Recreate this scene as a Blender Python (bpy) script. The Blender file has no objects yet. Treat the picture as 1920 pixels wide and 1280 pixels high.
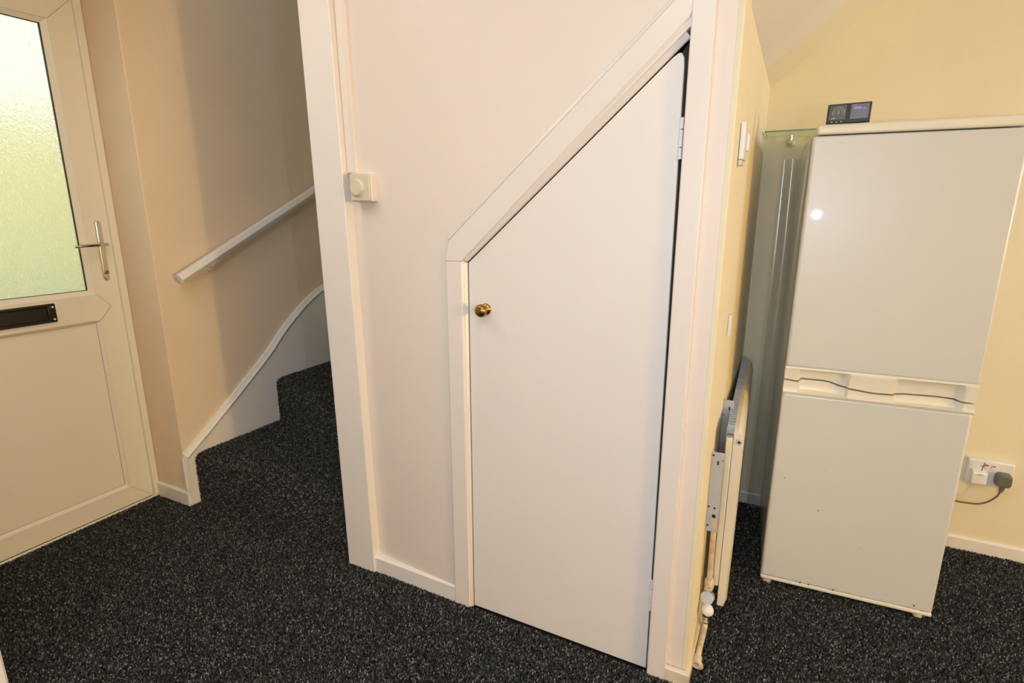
import bpy, bmesh, math, random
from mathutils import Vector, Matrix
random.seed(7)
S = bpy.context.scene
COL = S.collection

# ------------------------------------------------------------------ camera, sky, lamps, exposure
cam_d = bpy.data.cameras.new('camera')
cam = bpy.data.objects.new('camera', cam_d); COL.objects.link(cam)
F_PX, YAW, PITCH, ROLL = 1029.443, 0.46788, -0.235486, -0.000236
cam_d.sensor_width = 36.0
cam_d.lens = 36.0 * F_PX / 1920.0
cam_d.clip_start = 0.02
cam.location = (0, 0, 1.40)
cam.rotation_mode = 'XYZ'
cam.rotation_euler = (Matrix.Rotation(YAW, 3, 'Z') @ Matrix.Rotation(PITCH, 3, 'X') @ Matrix.Rotation(ROLL, 3, 'Y') @ Matrix.Rotation(math.pi / 2, 3, 'X')).to_euler()
S.camera = cam

world = bpy.data.worlds.new('overcast_sky'); S.world = world
world.use_nodes = True
bg = world.node_tree.nodes['Background']
bg.inputs[0].default_value = (0.95, 1.0, 0.98, 1)
bg.inputs[1].default_value = 1.6

def lamp(name, kind, loc, color, power, size, target=None):
    d = bpy.data.lights.new(name, kind); d.color = color; d.energy = power
    if kind == 'AREA':
        d.shape = 'RECTANGLE'; d.size, d.size_y = size
    else:
        d.shadow_soft_size = size
    o = bpy.data.objects.new(name, d); COL.objects.link(o); o.location = loc
    if target:
        o.rotation_euler = (Vector(target) - Vector(loc)).to_track_quat('-Z', 'Y').to_euler()
    return o
lamp('flash_lamp', 'POINT', (0.38, 0.0, 1.37), (0.587, 0.674, 1.000), 23.0, 0.018)
lamp('room_lamp', 'POINT', (6.00, -0.50, 1.65), (1.000, 0.769, 0.318), 351.0, 0.10)
lamp('overhead_fill', 'AREA', (-0.25, 0.0, 2.42), (0.924, 1.000, 0.891), 18.4, (1.1, 1.1), (-0.25, 0.0, 0))  # added soft fill from above, no known fitting here
lamp('hall_fill', 'AREA', (-1.6, 0.7, 2.42), (1.000, 0.895, 0.789), 7.6, (0.6, 0.6), (-1.6, 0.7, 0))  # added fill that lifts the hall and stair wall
lamp('rear_fill', 'AREA', (-0.02, -1.86, 1.55), (0.783, 0.913, 1.000), 27.6, (0.8, 0.9), (-0.08, 1.4, 1.2))  # added fill from behind the camera into the fridge corner, no window there
lamp('kitchen_lamp', 'AREA', (2.3, 2.5, 1.90), (0.455, 0.682, 1.000), 15.4, (0.22, 0.22), (-0.15, 1.96, 1.55))

S.view_settings.view_transform = 'Standard'
S.view_settings.look = 'None'
S.view_settings.gamma = 1.0
S.view_settings.use_curve_mapping = False
S.view_settings.exposure = -0.10

# ------------------------------------------------------------------ materials
def srgb(r, g, b):
    f = lambda c: (c / 255 / 12.92) if c / 255 <= 0.04045 else ((c / 255 + 0.055) / 1.055) ** 2.4
    return (f(r), f(g), f(b), 1)

def mat(name, color, rough=0.5, metal=0.0, bump=0.0, bscale=60, vary=0.0, vscale=4, spec=0.5, bdist=0.002, color2=None, coat=0.0):
    m = bpy.data.materials.new(name); m.use_nodes = True
    nt = m.node_tree; b = nt.nodes['Principled BSDF']
    b.inputs['Base Color'].default_value = color
    b.inputs['Roughness'].default_value = rough
    b.inputs['Metallic'].default_value = metal
    b.inputs['Specular IOR Level'].default_value = spec
    b.inputs['Coat Weight'].default_value = coat
    tc = nt.nodes.new('ShaderNodeTexCoord')
    if vary or color2:
        n = nt.nodes.new('ShaderNodeTexNoise'); n.inputs['Scale'].default_value = vscale; n.inputs['Detail'].default_value = 5
        nt.links.new(tc.outputs['Object'], n.inputs['Vector'])
        r = nt.nodes.new('ShaderNodeValToRGB')
        c2 = color2 or tuple(c * (1 - vary) for c in color[:3]) + (1,)
        r.color_ramp.elements[0].position = 0.3; r.color_ramp.elements[0].color = c2
        r.color_ramp.elements[1].position = 0.65; r.color_ramp.elements[1].color = color
        nt.links.new(n.outputs['Fac'], r.inputs['Fac']); nt.links.new(r.outputs['Color'], b.inputs['Base Color'])
    if bump:
        n = nt.nodes.new('ShaderNodeTexNoise'); n.inputs['Scale'].default_value = bscale; n.inputs['Detail'].default_value = 3
        nt.links.new(tc.outputs['Object'], n.inputs['Vector'])
        bp = nt.nodes.new('ShaderNodeBump'); bp.inputs['Strength'].default_value = bump; bp.inputs['Distance'].default_value = bdist
        nt.links.new(n.outputs['Fac'], bp.inputs['Height']); nt.links.new(bp.outputs['Normal'], b.inputs['Normal'])
    return m

M = {}
M['cream_wall'] = mat('cream_emulsion_wall', (0.81, 0.655, 0.49, 1), 0.75, bump=0.35, bscale=180, vary=0.03, spec=0.25)
M['yellow_wall'] = mat('pale_yellow_emulsion_wall', (0.80, 0.72, 0.53, 1), 0.75, bump=0.35, bscale=180, vary=0.03, spec=0.25)
M['white_wall'] = mat('off_white_satin_wall', (0.80, 0.705, 0.635, 1), 0.42, bump=0.22, bscale=26, vary=0.02, spec=0.4)
M['gloss'] = mat('off_white_gloss_paint', (0.80, 0.76, 0.715, 1), 0.26, bump=0.10, bscale=45, bdist=0.001)
M['frame_paint'] = mat('off_white_frame_paint', (0.80, 0.725, 0.675, 1), 0.30, bump=0.12, bscale=40, bdist=0.001)
M['gloss_door'] = mat('off_white_satin_door_paint', (0.81, 0.755, 0.72, 1), 0.36, bump=0.12, bscale=30, vary=0.02, bdist=0.001)
M['grubby_gloss'] = mat('grubby_cream_gloss_paint', (0.74, 0.66, 0.50, 1), 0.35, bump=0.3, bscale=60, color2=(0.55, 0.42, 0.26, 1), vscale=9)
M['plaster'] = mat('textured_white_plaster', (0.80, 0.75, 0.66, 1), 0.8, bump=0.6, bscale=60, bdist=0.003, spec=0.2)
M['upvc'] = mat('white_upvc', (0.78, 0.74, 0.66, 1), 0.30, bump=0.03, bscale=30)
M['gasket'] = mat('black_rubber_gasket', (0.02, 0.03, 0.03, 1), 0.5)
M['groove'] = mat('dark_joint', (0.16, 0.12, 0.08, 1), 0.8)
M['gap_shade'] = mat('dark_gap_shade', (0.045, 0.03, 0.02, 1), 0.9)  # shade of the closed cupboard put into the colour
M['black'] = mat('satin_black_plastic', (0.012, 0.011, 0.010, 1), 0.35)
M['chrome'] = mat('polished_chrome', (0.75, 0.75, 0.74, 1), 0.09, metal=1)
M['brass'] = mat('aged_brass', (0.46, 0.26, 0.09, 1), 0.28, metal=1, color2=(0.26, 0.14, 0.05, 1), vscale=40)
M['ivory'] = mat('ivory_plastic', (0.66, 0.60, 0.45, 1), 0.35)
M['white_plastic'] = mat('white_plastic', (0.78, 0.77, 0.74, 1), 0.3)
M['fridge'] = mat('white_enamelled_steel', (0.655, 0.67, 0.67, 1), 0.32, bump=0.05, bscale=220, bdist=0.0004, vary=0.015, coat=0.55)
M['fridge_trim'] = mat('yellowed_white_plastic', (0.78, 0.745, 0.64, 1), 0.30)
M['seal'] = mat('grey_door_seal', (0.16, 0.18, 0.19, 1), 0.6)
M['grime'] = mat('rusty_grime', (0.10, 0.04, 0.02, 1), 0.9)
M['galv'] = mat('pale_galvanised_steel', (0.50, 0.53, 0.58, 1), 0.45, metal=0.3)
M['dark_hole'] = mat('dark_hole', (0.01, 0.008, 0.008, 1), 0.9)
M['rad'] = mat('cream_radiator_enamel', (0.78, 0.70, 0.54, 1), 0.35, vary=0.05)
M['pipe'] = mat('cream_painted_pipe', (0.72, 0.60, 0.42, 1), 0.45, bump=0.3, bscale=120, color2=(0.50, 0.36, 0.22, 1), vscale=30)
M['grey_plastic'] = mat('grey_green_plastic', (0.13, 0.14, 0.115, 1), 0.45)
M['cable'] = mat('grey_brown_cable', (0.14, 0.115, 0.08, 1), 0.5)
M['red'] = mat('red_paint', (0.5, 0.03, 0.03, 1), 0.5)
M['carpet'] = mat('charcoal_carpet_backing', (0.020, 0.019, 0.018, 1), 0.95, bump=1.0, bscale=260, bdist=0.004, spec=0.05)
M['grass'] = mat('lawn_grass', (0.47, 0.56, 0.35, 1), 0.9, vary=0.3, vscale=3)
M['hedge'] = mat('yellow_green_hedge', (0.90, 0.84, 0.30, 1), 0.9, vary=0.3, vscale=6)
M['paving'] = mat('pale_paving', (0.55, 0.55, 0.50, 1), 0.9)

# carpet tufts: each tuft has its own shade
def tuft_mat():
    m = bpy.data.materials.new('charcoal_flecked_carpet_yarn'); m.use_nodes = True
    nt = m.node_tree; b = nt.nodes['Principled BSDF']
    b.inputs['Roughness'].default_value = 0.85; b.inputs['Specular IOR Level'].default_value = 0.25
    a = nt.nodes.new('ShaderNodeAttribute'); a.attribute_type = 'INSTANCER'; a.attribute_name = 'tone'
    r = nt.nodes.new('ShaderNodeValToRGB')
    e = r.color_ramp.elements
    e[0].position = 0.0; e[0].color = (0.019, 0.018, 0.0165, 1)
    e[1].position = 1.0; e[1].color = (0.42, 0.41, 0.375, 1)
    for p, c in ((0.50, (0.035, 0.033, 0.030, 1)), (0.80, (0.085, 0.081, 0.073, 1)), (0.93, (0.19, 0.184, 0.165, 1))):
        k = e.new(p); k.color = c
    nt.links.new(a.outputs['Fac'], r.inputs['Fac']); nt.links.new(r.outputs['Color'], b.inputs['Base Color'])
    return m
M['tuft'] = tuft_mat()

def glass_mat():
    m = bpy.data.materials.new('stippled_obscure_glass'); m.use_nodes = True
    nt = m.node_tree; nt.nodes.remove(nt.nodes['Principled BSDF']); out = nt.nodes['Material Output']
    tc = nt.nodes.new('ShaderNodeTexCoord')
    mp = nt.nodes.new('ShaderNodeMapping'); mp.inputs['Scale'].default_value = (1, 1.0, 0.55)
    nt.links.new(tc.outputs['Object'], mp.inputs['Vector'])
    n1 = nt.nodes.new('ShaderNodeTexNoise'); n1.inputs['Scale'].default_value = 75; n1.inputs['Detail'].default_value = 2; n1.inputs['Distortion'].default_value = 1.5
    nt.links.new(mp.outputs[0], n1.inputs['Vector'])
    bp = nt.nodes.new('ShaderNodeBump'); bp.inputs['Strength'].default_value = 0.7; bp.inputs['Distance'].default_value = 0.006
    nt.links.new(n1.outputs['Fac'], bp.inputs['Height'])
    rf = nt.nodes.new('ShaderNodeBsdfRefraction'); rf.inputs['Roughness'].default_value = 0.26; rf.inputs['IOR'].default_value = 1.25
    rf.inputs['Color'].default_value = (1.0, 1.0, 0.98, 1)
    tr = nt.nodes.new('ShaderNodeBsdfTranslucent'); tr.inputs['Color'].default_value = (1.0, 0.99, 0.94, 1)
    gl = nt.nodes.new('ShaderNodeBsdfGlossy'); gl.inputs['Roughness'].default_value = 0.15
    for x in (rf, tr, gl): nt.links.new(bp.outputs['Normal'], x.inputs['Normal'])
    m1 = nt.nodes.new('ShaderNodeMixShader'); m1.inputs[0].default_value = 0.28
    nt.links.new(rf.outputs[0], m1.inputs[1]); nt.links.new(tr.outputs[0], m1.inputs[2])
    m2 = nt.nodes.new('ShaderNodeMixShader'); m2.inputs[0].default_value = 0.05
    nt.links.new(m1.outputs[0], m2.inputs[1]); nt.links.new(gl.outputs[0], m2.inputs[2])
    nt.links.new(m2.outputs[0], out.inputs['Surface'])
    return m
M['obscure'] = glass_mat()

def clear_mat(name, tint, opacity, rough=0.1, gloss=0.15):
    m = bpy.data.materials.new(name); m.use_nodes = True
    nt = m.node_tree; nt.nodes.remove(nt.nodes['Principled BSDF']); out = nt.nodes['Material Output']
    t = nt.nodes.new('ShaderNodeBsdfTransparent'); t.inputs['Color'].default_value = tint
    d = nt.nodes.new('ShaderNodeBsdfDiffuse'); d.inputs['Color'].default_value = (0.75, 0.76, 0.78, 1)
    g = nt.nodes.new('ShaderNodeBsdfGlossy'); g.inputs['Roughness'].default_value = rough
    a = nt.nodes.new('ShaderNodeMixShader'); a.inputs[0].default_value = opacity
    nt.links.new(t.outputs[0], a.inputs[1]); nt.links.new(d.outputs[0], a.inputs[2])
    b = nt.nodes.new('ShaderNodeMixShader'); b.inputs[0].default_value = gloss
    nt.links.new(a.outputs[0], b.inputs[1]); nt.links.new(g.outputs[0], b.inputs[2])
    nt.links.new(b.outputs[0], out.inputs['Surface'])
    return m
M['shelf_glass'] = clear_mat('green_tinted_shelf_glass', (0.90, 0.98, 0.92, 1), 0.05, 0.05, 0.10)
M['shelf_edge'] = mat('green_glass_edge', (0.10, 0.26, 0.17, 1), 0.15)
M['clear_film'] = clear_mat('clear_streak_film', (0.97, 0.97, 0.98, 1), 0.16, 0.22, 0.16)

def screen_mat(name, base, glow, strength):
    m = mat(name, base, 0.25); b = m.node_tree.nodes['Principled BSDF']
    b.inputs['Emission Color'].default_value = glow; b.inputs['Emission Strength'].default_value = strength
    return m
M['screen_grey'] = screen_mat('dim_grey_display', (0.05, 0.055, 0.05, 1), (0.09, 0.09, 0.075, 1), 0.35)
M['screen_blue'] = screen_mat('dim_lilac_display', (0.07, 0.07, 0.09, 1), (0.12, 0.11, 0.14, 1), 0.6)
M['screen_line'] = screen_mat('pale_display_lines', (0.3, 0.33, 0.3, 1), (0.25, 0.28, 0.26, 1), 0.5)
M['screen_lilac'] = screen_mat('lilac_display_figures', (0.2, 0.18, 0.4, 1), (0.20, 0.17, 0.36, 1), 0.5)

# ------------------------------------------------------------------ mesh helpers
def add_box(bm, x0, x1, y0, y1, z0, z1):
    v = [bm.verts.new(p) for p in ((x0,y0,z0),(x1,y0,z0),(x1,y1,z0),(x0,y1,z0),(x0,y0,z1),(x1,y0,z1),(x1,y1,z1),(x0,y1,z1))]
    for f in ((0,3,2,1),(4,5,6,7),(0,1,5,4),(1,2,6,5),(2,3,7,6),(3,0,4,7)):
        bm.faces.new([v[i] for i in f])
def add_prism(bm, a, b):
    """joins two matching closed outlines into a solid"""
    n = len(a); va = [bm.verts.new(p) for p in a]; vb = [bm.verts.new(p) for p in b]
    bm.faces.new(va); bm.faces.new(list(reversed(vb)))
    for i in range(n):
        bm.faces.new((va[i], vb[i], vb[(i + 1) % n], va[(i + 1) % n]))
def prism_y(bm, poly, y0, y1):      # outline in x, z
    add_prism(bm, [(x, y0, z) for x, z in poly], [(x, y1, z) for x, z in poly])
def prism_x(bm, poly, x0, x1):      # outline in y, z
    add_prism(bm, [(x0, y, z) for y, z in poly], [(x1, y, z) for y, z in poly])
def prism_z(bm, poly, z0, z1):
    add_prism(bm, [(x, y, z0) for x, y in poly], [(x, y, z1) for x, y in poly])
def frame_at(d):
    d = d.normalized(); up = Vector((0, 0, 1)) if abs(d.z) < 0.95 else Vector((0, 1, 0))
    u = d.cross(up).normalized(); return u, u.cross(d).normalized()
def add_tube(bm, pts, radii, seg=12, cap=True, phase=0.0):
    pts = [Vector(p) for p in pts]
    if not hasattr(radii, '__len__'): radii = [radii] * len(pts)
    rings = []
    for i, p in enumerate(pts):
        d = (pts[min(i + 1, len(pts) - 1)] - pts[max(i - 1, 0)])
        u, w = frame_at(d)
        rings.append([bm.verts.new(p + radii[i] * (math.cos(phase + 2*math.pi*k/seg) * u + math.sin(phase + 2*math.pi*k/seg) * w)) for k in range(seg)])
    for a, b in zip(rings, rings[1:]):
        for k in range(seg):
            bm.faces.new((a[k], a[(k+1) % seg], b[(k+1) % seg], b[k]))
    if cap:
        bm.faces.new(rings[0]); bm.faces.new(list(reversed(rings[-1])))
def add_lathe(bm, origin, axis, prof, seg=28):
    """prof: list of (distance along axis, radius)"""
    o = Vector(origin); a = Vector(axis).normalized(); u, w = frame_at(a); rings = []
    for t, r in prof:
        if r <= 1e-6: rings.append([bm.verts.new(o + a * t)])
        else: rings.append([bm.verts.new(o + a*t + r*(math.cos(2*math.pi*k/seg)*u + math.sin(2*math.pi*k/seg)*w)) for k in range(seg)])
    for A, B in zip(rings, rings[1:]):
        for k in range(seg):
            q = [A[k % len(A)], A[(k+1) % len(A)], B[(k+1) % len(B)], B[k % len(B)]]
            q = list(dict.fromkeys(q))
            if len(q) > 2: bm.faces.new(q)
def curve_pts(ctrl, n=8):
    """smooth line through the control points"""
    P = [Vector(c) for c in ctrl]; P = [2*P[0]-P[1]] + P + [2*P[-1]-P[-2]]; out = []
    for i in range(1, len(P) - 2):
        for k in range(n):
            t = k / n
            out.append(0.5*((2*P[i]) + (-P[i-1]+P[i+1])*t + (2*P[i-1]-5*P[i]+4*P[i+1]-P[i+2])*t*t + (-P[i-1]+3*P[i]-3*P[i+1]+P[i+2])*t**3))
    out.append(P[-2]); return out

def obj(name, bm, m, parent=None, bevel=0.0, seg=2, smooth=False, label=None, loc=None, angle=0.6):
    bmesh.ops.recalc_face_normals(bm, faces=bm.faces)
    me = bpy.data.meshes.new(name); bm.to_mesh(me); bm.free()
    o = bpy.data.objects.new(name, me); COL.objects.link(o)
    for mm in (m if isinstance(m, (list, tuple)) else [m]): me.materials.append(M[mm] if isinstance(mm, str) else mm)
    if bevel:
        b = o.modifiers.new('bevel', 'BEVEL'); b.width = bevel; b.segments = seg; b.limit_method = 'ANGLE'; b.angle_limit = angle
        b.harden_normals = False
    if smooth or bevel:
        for p in me.polygons: p.use_smooth = True
        if not smooth or smooth == 'auto':
            me.set_sharp_from_angle(angle=0.7)
    if parent: o.parent = parent
    if label: o['label'] = label
    return o
def box(name, x0, x1, y0, y1, z0, z1, m, parent=None, bevel=0.0, seg=2, label=None):
    bm = bmesh.new(); add_box(bm, x0, x1, y0, y1, z0, z1)
    return obj(name, bm, m, parent, bevel, seg, label=label)
def empty(name, label, cat, loc=(0, 0, 0), rz=0.0, group=None):
    o = bpy.data.objects.new(name, None); COL.objects.link(o); o.location = loc; o.rotation_euler = (0, 0, rz)
    o.empty_display_size = 0.1
    o['label'] = label; o['category'] = cat
    if group: o['group'] = group
    return o
def tag(o, label, cat): o['label'] = label; o['category'] = cat; return o
def struct(o, label=None):
    o['kind'] = 'structure'
    if label: o['label'] = label
    return o
def struct_empty(name, label=None):
    o = bpy.data.objects.new(name, None); COL.objects.link(o); o.empty_display_size = 0.1
    return struct(o, label)

# ------------------------------------------------------------------ the room shell
struct(box('floor', -2.75, 6.7, -2.0, 2.8, -0.12, -0.004, 'carpet'), 'floor under the charcoal carpet')
# front wall of the house (holds the front door), in the plane x = -2.75
bm = bmesh.new()
add_box(bm, -2.95, -2.735, -2.0, 0.505, -0.1, 2.5)
add_box(bm, -2.95, -2.735, 0.505, 1.45, 2.262, 3.6)
struct(obj('wall_front', bm, 'cream_wall'), 'wall around the white front door')
bm = bmesh.new(); add_box(bm, -2.95, -2.49, 1.45, 2.82, -0.1, 3.6)
struct(obj('wall_stairs', bm, 'cream_wall', bevel=0.004), 'cream stair wall with the white handrail')
struct(box('wall_back', -2.49, 6.7, 2.70, 2.82, -0.1, 3.6, 'yellow_wall'), 'pale yellow wall behind the fridge freezer')
struct(box('wall_right', 6.6, 6.7, -2.0, 2.70, -0.1, 2.5, 'cream_wall'))
struct(box('wall_rear', -2.735, 6.6, -2.0, -1.9, -0.1, 2.5, 'cream_wall'))
struct(box('ceiling', -2.735, 6.6, -1.9, 1.46, 2.45, 2.55, 'plaster'))
struct(box('ceiling_kitchen', 0.50, 6.6, 1.46, 2.70, 2.45, 2.55, 'plaster'))
struct(box('ceiling_stairwell', -2.95, 0.6, 1.40, 2.82, 3.6, 3.7, 'plaster'))
# stub wall beside the camera, whose white edge shows at the lower left
struct(box('wall_left', -2.735, -1.80, 0.38, 0.478, -0.1, 2.45, 'cream_wall'))
bm = bmesh.new(); add_box(bm, -1.80, -1.788, 0.372, 0.486, 0.0, 2.45); add_box(bm, -1.86, -1.80, 0.478, 0.492, 0.0, 2.45)
struct(obj('trim_1', bm, 'gloss', bevel=0.002), 'white door lining at the lower left corner')

# cupboard wall: slightly slanting plaster between post and door frame
def wy(x):                                   # front face of the plaster, bellied towards the door frame
    t = max(0.0, (-0.78 - x) / 0.60)
    return 1.4565 + 0.0370 * t * t
bm = bmesh.new()
top = 3.6
xs = [-1.42 + 0.058 * i for i in range(9)] + [-0.903]
for xa, xb in zip(xs, xs[1:]):
    prism_z(bm, [(xa, wy(xa)), (xb, wy(xb)), (xb, 1.56), (xa, 1.56)], 0.0, 1.26)
def zs(x): return 1.262 if x < -0.90 else 1.262 + (x + 0.90) * 0.882
xs = [-1.42 + 0.058 * i for i in range(9)] + [-0.90, -0.82, -0.74, -0.262]
for xa, xb in zip(xs, xs[1:]):
    pl = [(xa, zs(xa) - 0.002), (xb, zs(xb) - 0.002), (xb, top), (xa, top)]
    add_prism(bm, [(x, wy(x), z) for x, z in pl], [(x, 1.56, z) for x, z in pl])
bmesh.ops.remove_doubles(bm, verts=bm.verts, dist=1e-5)
seen = {}
for f in list(bm.faces):                     # drop the inner faces between the strips
    key = frozenset(v.index for v in f.verts) if False else tuple(sorted((round(v.co.x, 4), round(v.co.y, 4), round(v.co.z, 4)) for v in f.verts))
    seen.setdefault(key, []).append(f)
bmesh.ops.delete(bm, geom=[f for fs in seen.values() if len(fs) > 1 for f in fs], context='FACES')
add_box(bm, -0.262, -0.155, 1.470, 1.56, 0.0, top)
struct(obj('wall_cupboard', bm, 'white_wall', smooth='auto'), 'off white wall around the understairs door')
struct(box('wall_kitchen_side', -0.25, -0.155, 1.56, 2.70, 0.0, 3.6, 'yellow_wall'), 'narrow pale yellow wall behind the radiator')
bm = bmesh.new(); add_box(bm, -0.170, -0.152, 1.4695, 1.60, 0.0, 3.6)
struct(obj('trim_2', bm, 'yellow_wall', bevel=0.004), 'plaster corner at the end of the cupboard wall')
# newel board / post at the foot of the stairs
bm = bmesh.new()
k = -0.0172
add_prism(bm, [(-1.476, 1.452, 0), (-1.343, 1.452, 0), (-1.343, 1.58, 0), (-1.476, 1.58, 0)],
              [(-1.476 + 3.6*k, 1.452, 3.6), (-1.343 + 3.6*k, 1.452, 3.6), (-1.343 + 3.6*k, 1.58, 3.6), (-1.476 + 3.6*k, 1.58, 3.6)])
struct(obj('trim_3', bm, 'gloss_door', bevel=0.003), 'tall off white post at the foot of the stairs')

# door frame round the understairs door
FY = 1.452
bm = bmesh.new()
prism_y(bm, [(-0.966, 0), (-0.909, 0), (-0.909, 1.243), (-0.966, 1.243)], FY, 1.475)                 # left upright
add_prism(bm, [(-0.909, FY, 0), (-0.909, FY, 1.241), (-0.909, 1.475, 1.241), (-0.909, 1.475, 0)],
              [(-0.897, 1.468, 0), (-0.897, 1.468, 1.241), (-0.897, 1.475, 1.241), (-0.897, 1.475, 0)])
fr = struct(obj('trim_4', bm, 'frame_paint', bevel=0.002), 'left upright of the understairs door frame')
ang = math.atan(0.882); nx, nz = -math.sin(ang), math.cos(ang)
a0 = Vector((-0.897, 0, 1.2415)); a1 = Vector((-0.267, 0, 1.2415 + 0.630 * 0.882))
w0, w1 = 0.010, 0.036
def off(p, w): return (p.x + nx*w, p.z + nz*w)
bm = bmesh.new()
o0, o1 = off(a0, w0), off(a1, w1); q0, q1 = off(a0, 0.088), off(a1, 0.088)
# flat board
tri = [o0, o1, (-0.212, 1.98), (q1[0] - 0.0, q1[1]), q0, (-0.966, 1.243), (-0.909, 1.243)]
prism_y(bm, [o0, (o1[0]+0.02, o1[1]+0.012), (-0.2125, q1[1] + (q1[0] + 0.2125) * -0.882), q1, q0, (-0.966, 1.262), (-0.966, 1.243), (-0.909, 1.243)], FY, 1.475)
q1 = (-0.2125, q1[1] - (q1[0] + 0.2125) * 0.882); e0, e1 = off(a0, 0.100), off(a1, 0.100)
e1 = (-0.2125, e1[1] - (e1[0] + 0.2125) * 0.882)
add_prism(bm, [(q0[0], FY, q0[1]), (q1[0], FY, q1[1]), (q1[0], 1.475, q1[1]), (q0[0], 1.475, q0[1])],
              [(e0[0], 1.4566, e0[1]), (e1[0], 1.4566, e1[1]), (e1[0], 1.475, e1[1]), (e0[0], 1.475, e0[1])])
# sloping bead
add_prism(bm, [(o0[0], FY, o0[1]), (o1[0], FY, o1[1]), (o1[0], 1.475, o1[1]), (o0[0], 1.475, o0[1])],
              [(a0.x, 1.467, a0.z), (a1.x, 1.467, a1.z), (a1.x, 1.475, a1.z), (a0.x, 1.475, a0.z)])
struct(obj('trim_5', bm, 'frame_paint', bevel=0.003), 'sloping head of the understairs door frame')
bm = bmesh.new()
prism_y(bm, [(-0.267, 0), (-0.212, 0), (-0.212, 3.0), (-0.267, 3.0)], FY - 0.002, 1.475)
struct(obj('trim_6', bm, 'frame_paint', bevel=0.004, seg=3), 'right upright of the understairs door frame')
# strips behind the door gap, coloured near black for the shade in it
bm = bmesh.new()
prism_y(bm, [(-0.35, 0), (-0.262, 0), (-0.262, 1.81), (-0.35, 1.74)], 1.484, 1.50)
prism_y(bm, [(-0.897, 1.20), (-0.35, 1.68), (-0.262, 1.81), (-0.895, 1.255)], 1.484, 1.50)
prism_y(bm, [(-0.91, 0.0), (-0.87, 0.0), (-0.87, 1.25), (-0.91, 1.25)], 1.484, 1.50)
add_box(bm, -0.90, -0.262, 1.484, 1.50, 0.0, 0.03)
struct(obj('trim_7', bm, 'gap_shade'), 'strip coloured dark as the shade in the gap round the understairs door')

# skirting boards
def skirting(name, pts, h, t, m='gloss', label=None):
    """pts: floor line (x, y) of the visible face, wall on the left-hand side"""
    bm = bmesh.new()
    P = [Vector(p) for p in pts]; n = len(P); inner = []
    for i in range(n):
        ds = []
        if i > 0: ds.append((P[i] - P[i-1]).normalized())
        if i < n - 1: ds.append((P[i+1] - P[i]).normalized())
        nn = [Vector((-d.y, d.x)) for d in ds]; s = sum(nn, Vector((0, 0))).normalized()
        inner.append(P[i] + s * (t / max(0.3, s.dot(nn[0]))))
    prof = [(0, 0), (0, h - 0.006), (0.35, h), (1, h), (1, 0)]
    rings = [[bm.verts.new((P[i].lerp(inner[i], u).x, P[i].lerp(inner[i], u).y, z)) for u, z in prof] for i in range(n)]
    for a, b in zip(rings, rings[1:]):
        for j in range(5): bm.faces.new((a[j], a[(j+1) % 5], b[(j+1) % 5], b[j]))
    bm.faces.new(rings[0]); bm.faces.new(list(reversed(rings[-1])))
    return struct(obj(name, bm, m), label)
skirting('baseboard_front', [(-2.722, 1.437), (-2.477, 1.437), (-2.477, 1.50)], 0.074, 0.013, label='short white skirting between front door and stairs')
skirting('baseboard_cupboard', [(-1.345, 1.460), (-0.966, FY + 0.002)], 0.070, 0.03, label='white skirting left of the understairs door')
skirting('baseboard_corner', [(-0.212, FY), (-0.142, FY), (-0.142, 2.688)], 0.050, 0.013, 'grubby_gloss', label='grubby skirting wrapping the wall corner behind the radiator')
skirting('baseboard_back', [(-0.142, 2.688), (6.6, 2.688)], 0.060, 0.013, label='white skirting along the pale yellow wall')

# sloping underside of the stairs above the fridge: white plaster strip and yellow strip by the wall
bm = bmesh.new()
sl = [(-0.155, 1.894), (0.54, 2.45), (0.54, 3.6), (-0.155, 3.6)]
prism_y(bm, sl, 1.47, 2.70)
st = struct(obj('ceiling_sloped', bm, 'yellow_wall'), 'sloping underside of the stairs above the fridge')
bm = bmesh.new(); prism_y(bm, [(-0.155, 1.891), (0.54, 2.447), (0.54, 2.46), (-0.155, 1.90)], 1.46, 2.335)
obj('plaster_panel', bm, 'plaster', st, label='white textured plaster')

# ------------------------------------------------------------------ front door
FX = -2.735
door = struct_empty('door_1', 'white front door with obscure glass above and plain panel below')
def ring_x(bm, y0, y1, z0, z1, w, x0, x1, wb=None, wt=None):
    wb = w if wb is None else wb; wt = w if wt is None else wt
    outer = [(y0, z0), (y1, z0), (y1, z1), (y0, z1)]; inner = [(y0+w, z0+wb), (y1-w, z0+wb), (y1-w, z1-wt), (y0+w, z1-wt)]
    for i in range(4):
        j = (i + 1) % 4; e = 0.0004
        prism_x(bm, [outer[i], outer[j], inner[j], inner[i]], x0, x1)
bm = bmesh.new(); ring_x(bm, 0.505, 1.449, 0.0, 2.262, 0.030, -2.79, FX + 0.016, wb=0.012)
obj('door_frame', bm, 'upvc', door, bevel=0.003)
bm = bmesh.new(); ring_x(bm, 0.532, 1.422, 0.008, 2.236, 0.100, -2.785, FX + 0.002, wb=0.095)
obj('door_leaf_frame', bm, 'upvc', door, bevel=0.002)
bm = bmesh.new()
prism_x(bm, [(0.632, 0.917), (1.322, 0.917), (1.376, 0.977), (1.322, 1.036), (0.632, 1.036)], -2.785, FX + 0.004)
obj('mid_rail', bm, 'upvc', door, bevel=0.003)
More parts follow.
